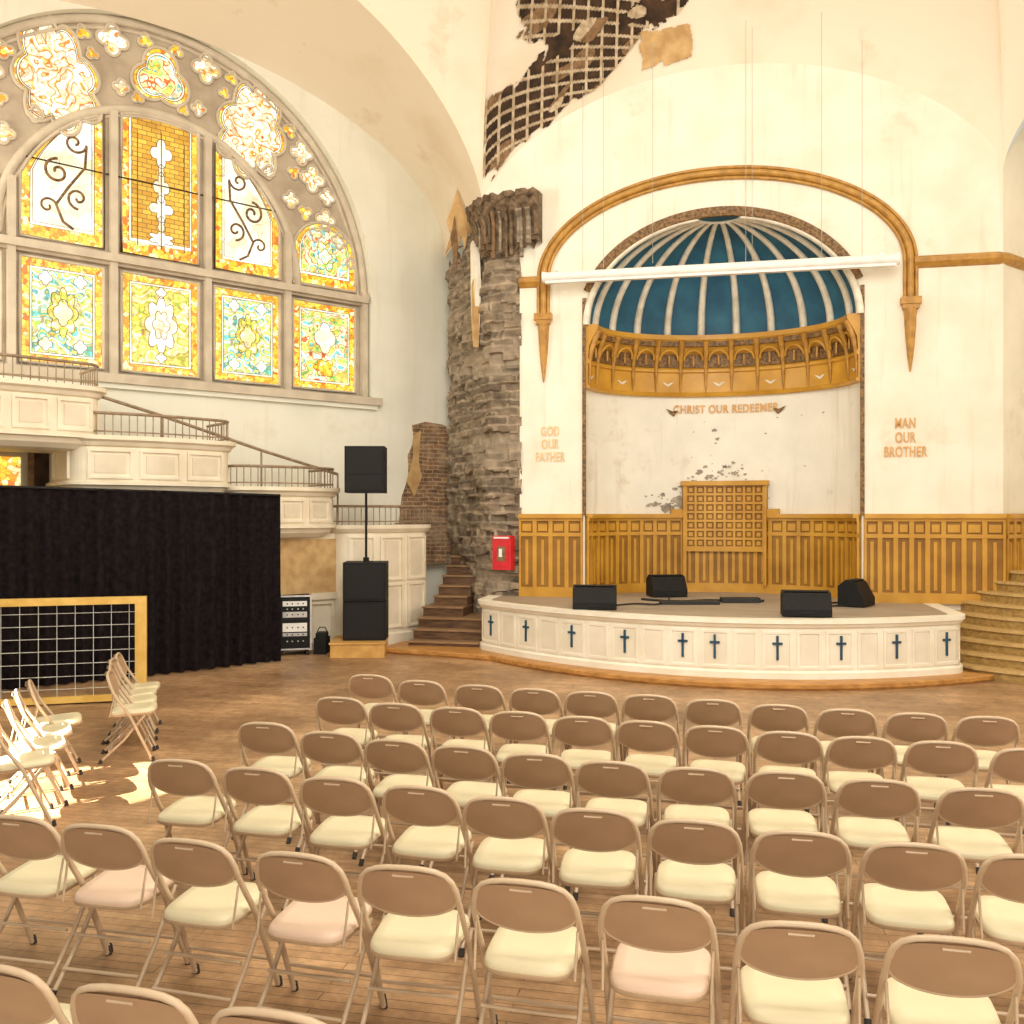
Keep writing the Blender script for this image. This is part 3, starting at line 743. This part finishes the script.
edges.append(3.27); edges=sorted(edges)
for a,c in zip(edges,edges[1:]):
    if c-a<.15: continue
    sa,sc=s_of_t(a)+.03,s_of_t(c)-.03
    b.frame(SP,sa,sc,.22,STZ-.15,.035,0,.016,M_stage); b.strip(SP,sa+.05,sc-.05,.28,STZ-.21,0,.006,M_stageR)
b.obj('stage_platform',FW)
b=MB()
for t in crosses:
    s_=s_of_t(t)
    b.strip(SP,s_-.015,s_+.015,.34,.66,.006,.025,M_cross,.02); b.strip(SP,s_-.065,s_+.065,.54,.57,.006,.025,M_cross,.03)
b.obj('stage_cross_ornaments',FW)
b=MB()
pf=[(-5.4,-1.2),(-4.6,-1.35),(-3.9,-1.5)]+[(t,-nf(t)-.36) for t in [-3.4+7.0*i/50 for i in range(51)]]+[(3.95,-1.55),(4.1,-1.2)]
PPl=Path(pf); b.sweep(PPl.samples(0,PPl.L,120),[(-.9,0),(0,0),(.02,.03),(.02,.075),(0,.09),(-.9,.09)],M_plinth)
b.obj('stage_plinth_step',FW)

# ------------------------------------------------------------------ stairs
b=MB()
for i in range(9):
    y0=-.85+.27*i; z=.165*(i+1); x1=-3.8 if i<3 else -4.28; x0=-5.0+ (0.0 if i<4 else .12)
    yb=-.85+.27*9+.4
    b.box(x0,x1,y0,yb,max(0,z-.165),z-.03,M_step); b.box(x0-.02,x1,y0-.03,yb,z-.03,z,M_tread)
b.obj('wooden_stairs',FW,bevel=.006)
b=MB()
for i in range(9):
    z=.155*(i+1)
    pts=[]
    c0=Vector((5.75,.5)); R=3.2-.22*i
    for k in range(13):
        a=math.radians(178+80*k/12); pts.append((max(3.36,c0.x+R*math.cos(a)),c0.y+R*math.sin(a)))
    pts.append((6.3,.5))
    n=len(pts)
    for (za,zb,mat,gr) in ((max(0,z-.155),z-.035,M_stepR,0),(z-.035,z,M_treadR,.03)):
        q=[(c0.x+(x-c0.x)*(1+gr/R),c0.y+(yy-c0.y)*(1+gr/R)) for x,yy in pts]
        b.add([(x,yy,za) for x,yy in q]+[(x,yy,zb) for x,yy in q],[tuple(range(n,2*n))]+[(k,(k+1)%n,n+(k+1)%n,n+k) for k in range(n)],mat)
b.obj('wooden_stairs',FW)

# ------------------------------------------------------------------ projector screen, wires
b=MB()
b.tube([(-2.78,-.35,6.2),(2.70,-.35,6.2)],.08,M_white,14)
b.box(-2.78,2.70,-.40,-.30,6.09,6.13,M_white)
for x in (-2.8,2.72): b.tube([(x-.03,-.35,6.2),(x+.03,-.35,6.2)],.095,M_white,14)
for x in (-2.6,2.5): b.box(x-.03,x+.03,-.35,0,6.24,6.3,M_metal)
b.obj('projector_screen_roll',FW)
b=MB()
for t,y,z1 in [(-2.15,-.4,9.3),(-1.8,-.5,9.6),(-1.0,-.6,9.8),(.45,-.4,10.1),(.55,-.38,10.0),(1.6,-.4,10.1),(2.2,-.4,9.6)]:
    b.tube([(t,y,6.27),(t,y,z1)],.004,M_wire,4)
b.obj('hanging_wires',FW)

# ------------------------------------------------------------------ lettering
def lettering(name,lines,size,loc,mat,bend=False,sx=1.0):
    cu=bpy.data.curves.new(name,'FONT'); cu.body='\n'.join(lines); cu.size=size; cu.align_x='CENTER'; cu.extrude=.005; cu.space_character=1.1; cu.offset=.006
    o=bpy.data.objects.new(name+'_src',cu); scene.collection.objects.link(o)
    bpy.context.view_layer.update()
    me=bpy.data.meshes.new_from_object(o.evaluated_get(bpy.context.evaluated_depsgraph_get()))
    bpy.data.objects.remove(o)
    x0,y0,z0=loc
    for v in me.vertices:
        x,yy,zz=v.co; X=x0+x*sx; Y=(apy(X)-.02 if bend else y0)-zz; v.co=(X,Y,z0+yy)
    me.materials.clear(); me.materials.append(mat)
    ob=bpy.data.objects.new(name,me); scene.collection.objects.link(ob); ob.matrix_world=FW
lettering('wall_lettering_christ_our_redeemer',['CHRIST OUR REDEEMER'],.20,(.15,0,4.09),M_text,True,.78)
lettering('wall_lettering_man_our_brother',['MAN','OUR','BROTHER'],.225,(2.90,-.012,3.62),M_text,False,.60)
lettering('wall_lettering_god_our_father',['GOD','OUR','FATHER'],.22,(-2.76,-.012,3.60),M_textF,False,.60)
b=MB()
for sg in (-1,1):
    cx=.15+sg*.92
    P=[(cx,4.12),(cx+sg*.12,4.17),(cx+sg*.05,4.08),(cx-sg*.02,4.03),(cx-sg*.10,4.14)]
    b.add([(x,apy(x)-.03,z) for x,z in P],[tuple(range(5))],M_bronze)
b.obj('lettering_flourish',FW)

# ------------------------------------------------------------------ black curtain
b=MB()
WA,WB=-6.6,SC-4.56
def curt(i,j):
    w=WA+(WB-WA)*i; s_=w*2*pi/.22
    amp=.03+.03*(1-j)+.02*noise.noise(Vector((w*2,0,0)))
    y=-2.0+amp*math.sin(s_+1.6*noise.noise(Vector((w*1.3,j*1.0,2))))+.03*math.sin(w*2.1)
    ztop=2.56+.1*(1-i)+.012*math.cos(w*8)
    return (w,y,.02+(ztop-.02)*j)
b.grid(curt,560,16,M_curt)
b.tube([(WA,-2.0,2.57+.1),(WB,-2.0,2.55)],.02,M_black,6)
for w in (WB-.02,WB-3.2): b.tube([(w,-1.86,0.0),(w,-1.86,2.45)],.02,M_black,6)
b.obj('black_stage_curtain',LW)

# ------------------------------------------------------------------ plywood base, speakers, case
b=MB(); b.box(-.45,.4,-.4,.55,0,.21,M_ply); b.box(-.47,.42,-.42,.57,.21,.24,M_ply)
b.obj('plywood_riser',Matrix.Translation((-2.44,15.35,0))@Matrix.Rotation(.08,4,'Z'),bevel=.005)
def spk(b,x0,x1,y0,y1,z0,z1):
    b.box(x0,x1,y0,y1,z0,z1,M_black); b.box(x0+.03,x1-.03,y0-.015,y0,z0+.04,z1-.04,M_grille)
    for x in (x0,x1): 
        s_=.004 if x==x1 else -.004
        b.box(min(x,x+s_),max(x,x+s_),(y0+y1)/2-.08,(y0+y1)/2+.08,z0+(z1-z0)*.55,z0+(z1-z0)*.7,M_grille)
par=bpy.data.objects.new('pa_speaker_stack',None); scene.collection.objects.link(par)
par.matrix_world=Matrix.Translation((-2.38,15.5,.24))@Matrix.Rotation(.05,4,'Z')
b=MB(); spk(b,-.34,.34,-.3,.3,.0,.62); b.obj('subwoofer_lower',None,par,.015)
b=MB(); spk(b,-.34,.34,-.3,.3,.63,1.25); b.obj('subwoofer_upper',None,par,.015)
b=MB(); b.tube([(0,0,1.25),(0,0,2.4)],.02,M_black,10); b.tube([(0,0,1.25),(0,0,1.32)],.05,M_black,10); b.obj('pole',None,par)
b=MB(); spk(b,-.32,.32,-.25,.25,2.37,3.12); b.box(-.28,.28,-.27,-.255,2.66,2.68,M_black); b.obj('top_speaker',None,par,.015)
b=MB()
b.box(-.25,.25,-.28,.3,.10,.95,M_black)
for x in (-.25,.25):
    for y in (-.28,.3): b.box(x-.013,x+.013,y-.013,y+.013,.09,.96,M_metal)
for z in (.10,.95):
    b.box(-.26,.26,-.295,-.275,z-.013,z+.013,M_metal)
    for x in (-.25,.25): b.box(x-.013,x+.013,-.28,.3,z-.013,z+.013,M_metal)
b.box(-.215,.215,-.286,-.28,.15,.90,M_grille)
for k,(z,h,m_) in enumerate([(.17,.12,M_black),(.31,.05,M_metal),(.38,.14,M_white),(.54,.05,M_grille),(.61,.09,M_metal),(.72,.05,M_black),(.79,.08,M_white)]):
    b.box(-.19,.19,-.296,-.286,z,z+h,m_)
    for x in (-.12,-.04,.05,.13): b.tube([(x,-.306,z+h/2),(x,-.296,z+h/2)],.012,M_black if m_!=M_black else M_metal,8)
for x in (-.2,.2):
    for y in (-.22,.24): b.tube([(x-.02,y,.045),(x+.02,y,.045)],.045,M_rub,12); b.box(x-.03,x+.03,y-.03,y+.03,.085,.10,M_metal)
b.tube([(.25,-.05,.6),(.275,-.05,.6),(.275,.1,.6),(.25,.1,.6)],.01,M_metal,6)
b.obj('equipment_road_case',Matrix.Translation((-3.55,15.5,0))@Matrix.Rotation(.25,4,'Z'))
b=MB(); b.box(-.10,.10,-.18,.18,0,.26,M_black); b.box(-.08,.08,-.13,.13,.26,.34,M_grille); b.tube([(-.08,0,.34),(-.04,0,.42),(.05,0,.42),(.09,0,.34)],.01,M_black,6)
b.obj('equipment_bag',Matrix.Translation((-3.1,15.5,0)),bevel=.02)

# ------------------------------------------------------------------ monitors on stage
def wedge(loc,w,h,d,rz):
    b=MB()
    prof=[(-d/2,0),(d/2,0),(d/2,h*.75),(d/2-.12,h),(-d/2+.14,h*.92),(-d/2,h*.30)]
    n=len(prof); vs=[(-w/2,y,z) for y,z in prof]+[(w/2,y,z) for y,z in prof]
    b.add(vs,[tuple(range(n))[::-1],tuple(range(n,2*n))]+[(i,(i+1)%n,n+(i+1)%n,n+i) for i in range(n)],M_black)
    b.box(-w/2+.04,w/2-.04,d/2,d/2+.012,.05,h*.7,M_grille); b.box(-.08,.08,-d/2-.008,-d/2+.01,h*.10,h*.2,M_grille)
    b.box(-w/2+.03,w/2-.03,-d/2+.15,d/2-.14,h*.955,h*.99,M_grille)
    b.obj('stage_monitor_wedge',Matrix.Translation(loc)@Matrix.Rotation(rz,4,'Z'),bevel=.012)
wedge((1.22,14.0,STZ+.01),.64,.34,.45,-.1)
wedge((4.02,13.0,STZ+.01),.64,.34,.45,-.2)
wedge((2.62,16.1,STZ+.01),.60,.36,.42,.15)
wedge((5.22,14.4,STZ+.01),.5,.40,.4,.9)
b=MB()
def cab(P,r=.014):
    out=[]
    P=[Vector((p[0],p[1],STZ+.018)) for p in P]
    for i in range(len(P)-1):
        p0=P[max(i-1,0)];p1=P[i];p2=P[i+1];p3=P[min(i+2,len(P)-1)]
        for k in range(8):
            t=k/8; out.append(.5*((2*p1)+(-p0+p2)*t+(2*p0-5*p1+4*p2-p3)*t*t+(-p0+3*p1-3*p2+p3)*t**3))
    out.append(P[-1]); b.tube(out,r,M_cable,5)
cab([(1.5,14.3),(1.9,14.6),(2.2,14.5),(2.5,15.2),(2.6,15.8)]); cab([(2.1,15.4),(2.6,15.0),(3.2,15.2),(3.7,15.0),(4.0,15.1)],.02)
cab([(3.9,13.4),(4.2,14.0),(4.7,14.2),(5.0,14.3)]); cab([(4.2,14.6),(4.5,14.4),(4.9,14.7),(5.1,14.8)])
b.box(2.3,3.2,14.6,14.85,STZ+.005,STZ+.05,M_cable); b.box(3.3,3.9,14.9,15.1,STZ+.005,STZ+.08,M_cable); b.box(4.2,4.7,14.2,14.5,STZ+.005,STZ+.09,M_cable)
b.obj('stage_cables')

# ------------------------------------------------------------------ goal-like framed net
b=MB()
X0,X1=-1.9,0.0; H=1.22
b.box(X1-.13,X1,-.05,.04,0,H,M_yel); b.box(X0,X0+.1,-.05,.04,0,H,M_yel); b.box(X0,X1,-.055,.045,H-.04,H+.045,M_yel); b.box(X0,X1,-.05,.04,0.02,.09,M_yel)
for x in (X0+.05,X1-.05): b.box(x-.04,x+.04,.04,.6,0,.06,M_yel)
x=X0+.1
while x<X1-.1: b.tube([(x,0,.08),(x,0,H)],.004,M_net,4); x+=.2
z=.18
while z<H: b.tube([(X0+.1,0,z),(X1-.1,0,z)],.004,M_net,4); z+=.15
b.obj('framed_net_goal',Matrix.Translation((-4.44,11.55,0))@Matrix.Rotation(math.radians(16),4,'Z'))

# ------------------------------------------------------------------ folding chairs
def chair_mesh(seatmat,name):
    b=MB()
    def yf(z): 
        K=[(0,.2),(.43,0),(.62,-.13),(.80,-.20)]
        for (a,ya),(c,yc) in zip(K,K[1:]):
            if z<=c: return ya+(yc-ya)*(z-a)/(c-a)
        return K[-1][1]
    side=[(.226,.012),(.224,.15),(.222,.3),(.22,.43),(.218,.55),(.215,.64),(.208,.70),(.192,.745),(.165,.774),(.125,.79),(.07,.798),(0,.80)]
    pts=[(-x,yf(z),z) for x,z in side]+[(x,yf(z),z) for x,z in reversed(side[:-1])]
    b.tube(pts,.0135,M_chair,8)
    for x in (-.226,.226): b.tube([(x,.205,0),(x,.195,.04)],.017,M_rub,8)
    for sx in (-1,1):
        b.tube([(sx*.198,.13,.42),(sx*.2,-.05,.20),(sx*.203,-.25,.012)],.0115,M_chair,8)
        b.tube([(sx*.203,-.255,0),(sx*.203,-.235,.035)],.016,M_rub,8)
        b.tube([(sx*.21,-.13,.60),(sx*.205,-.17,.42)],.006,M_chair,6)
    b.tube([(-.222,yf(.16),.16),(.222,yf(.16),.16)],.009,M_chair,6)
    b.tube([(-.2,-.175,.11),(.2,-.175,.11)],.009,M_chair,6); b.tube([(-.2,-.09,.235),(.2,-.09,.235)],.009,M_chair,6)
    def tz(x): 
        ax=abs(x)
        K=[(0,.796),(.07,.794),(.125,.786),(.165,.770),(.192,.741),(.208,.69)]
        for (a,za),(c,zc) in zip(K,K[1:]):
            if ax<=c: return za+(zc-za)*(ax-a)/(c-a)
        return K[-1][1]
    def back(i,j,off=0):
        x=-.206*math.cos(pi*i); zt=tz(x); zb=.665-.085*math.sqrt(max(0,1-(x/.207)**2)); z=zb+(zt-zb)*j
        return (x,yf(z)-.028*(1-(x/.207)**2)+off,z)
    b.grid(lambda i,j:back(i,j,-.006),20,6,M_cback); b.grid(lambda i,j:back(i,j,.008),20,6,M_cback)
    b.tube([back(i/20,0) for i in range(21)],.008,M_chair,6)
    b.tube([(x,-.226,.776) for x in (-.045,0,.045)],.006,M_chair,6)
    def ring(sx,sy,z): 
        R=[]
        for i in range(32):
            a=2*pi*i/32; c,s_=math.cos(a),math.sin(a)
            e=.45; X=math.copysign(abs(c)**e,c); Y=math.copysign(abs(s_)**e,s_)
            R.append((X*sx*(1-.06*(1-Y)/2),.02+Y*sy,z-.01*(-Y)))
        return R
    rings=[ring(.19,.19,.415),ring(.2,.2,.42),ring(.2,.2,.437)]
    rp=[ring(.196,.196,.437),ring(.196,.197,.452),ring(.185,.187,.464),ring(.14,.14,.469)]
    for RR,mt in ((rings,M_chair),(rp,seatmat)):
        vs=[p for r_ in RR for p in r_]
        fs=[(k*32+i,k*32+(i+1)%32,(k+1)*32+(i+1)%32,(k+1)*32+i) for k in range(len(RR)-1) for i in range(32)]
        b.add(vs,fs,mt,True); b.add(RR[-1],[tuple(range(32))],mt,True); b.add(RR[0],[tuple(range(32))[::-1]],mt)
    return b.mesh(name)
CA=chair_mesh(M_seatA,'folding_chair_cream'); CB=chair_mesh(M_seatB,'folding_chair_pink')
def chair(x,y,rot,mesh=None,tp=True):
    o=bpy.data.objects.new('folding_chair',mesh or CA); scene.collection.objects.link(o)
    R=Matrix.Rotation(rot,4,'Z'); p=Vector((x,y,0))
    if tp: p=p+R@Vector((0,.2,0))
    o.matrix_world=Matrix.Translation(p)@R
rows=[
 [(-1.68,3.05),(-1.18,2.90),(-.70,2.76)],
 [(-2.38,4.55),(-1.93,4.42),(-1.44,4.22),(-.92,4.05),(-.44,3.90),(.04,3.75),(.54,3.58),(1.02,3.36),(1.51,3.24)],
 [(-1.97,5.60),(-1.47,5.42),(-.98,5.22),(-.50,5.05),(-.05,4.85),(.40,4.66),(.86,4.49),(1.32,4.33),(1.77,4.17),(2.22,4.02)],
 [(-1.72,6.60),(-1.22,6.32),(-.76,6.10),(-.31,5.93),(.14,5.74),(.58,5.56),(1.05,5.42),(1.54,5.34),(2.00,5.18),(2.48,5.01)],
 [(-1.37,7.52),(-.90,7.28),(-.42,7.12),(.04,6.97),(.50,6.80),(.94,6.65),(1.39,6.49),(1.84,6.32),(2.28,6.18),(2.74,6.05),(3.2,5.86)],
 [(-1.29,8.58),(-.80,8.28),(-.29,8.06),(.18,7.89),(.64,7.76),(1.10,7.62),(1.57,7.43),(2.03,7.23),(2.49,7.06),(2.95,6.92),(3.41,6.80)]]
pinks={(1,1),(1,3),(1,6)}
random.seed(3)
for ri,row in enumerate(rows):
    for ci,(x,y) in enumerate(row):
        chair(x,y,math.radians(-13)+random.uniform(-.05,.05),CB if (ri,ci) in pinks else CA)
for x,y,a in [(-3.92,9.95,-74),(-3.82,9.58,-76),(-3.68,9.22,-72),(-3.54,8.85,-74)]: chair(x,y,math.radians(a),CA,False)
for x,y,a in [(-4.02,8.35,-64),(-3.90,7.9,-62),(-3.74,7.45,-60),(-3.60,6.98,-62)]: chair(x,y,math.radians(a),CA,False)

# ------------------------------------------------------------------ lights
w=bpy.data.worlds.new('daylight'); scene.world=w; w.use_nodes=True
bg=w.node_tree.nodes['Background']; bg.inputs[0].default_value=(1,.93,.80,1); bg.inputs[1].default_value=.62
def area(name,loc,target,size,power,col=(1,.93,.80)):
    l=bpy.data.lights.new(name,'AREA'); l.size=size; l.energy=power; l.color=col
    o=bpy.data.objects.new(name,l); scene.collection.objects.link(o); o.location=loc
    o.rotation_euler=(Vector(target)-Vector(loc)).to_track_quat('-Z','Y').to_euler()
area('wall_key_fill',(2,1.5,9.5),(1.5,15.5,4.5),5,820)  # unseen fill added to brighten the front walls, not an actual window
area('right_fill',(13,3,6),(-5,14,5.5),5,850)  # fill lamp added out of view on the right, aimed at the left wall
area('overhead_fill',(.5,6.8,9.6),(.8,7.5,0),5,310)  # invented overhead lamp, added so the seats are lit from above
area('vault_fill_up',(0,-3,1.5),(-1,13,10.5),5,450,(1,.88,.72))  # added fill behind the camera, aimed up to brighten the vault
area('left_vault_fill',(-10,9,5.5),(-.5,16.5,9.0),3,420,(1,.90,.72))  # extra lamp added out of view to lift the left vault
l=bpy.data.lights.new('sun_shaft','SPOT'); l.energy=60000; l.spot_size=math.radians(8.5); l.spot_blend=.1; l.color=(1,.93,.8); l.shadow_soft_size=.04
o=bpy.data.objects.new('sun_shaft',l); scene.collection.objects.link(o); o.location=(-9,3,6.5)
o.rotation_euler=(Vector((-3.92,7.5,.3))-Vector(o.location)).to_track_quat('-Z','Y').to_euler()

cam=bpy.data.cameras.new('camera'); cam.sensor_width=36; cam.lens=36*950/1024; cam.shift_y=.003; cam.clip_start=.05; cam.clip_end=200
co=bpy.data.objects.new('camera',cam); scene.collection.objects.link(co); co.location=(0,0,2.25); co.rotation_euler=(pi/2,0,0)
scene.camera=co
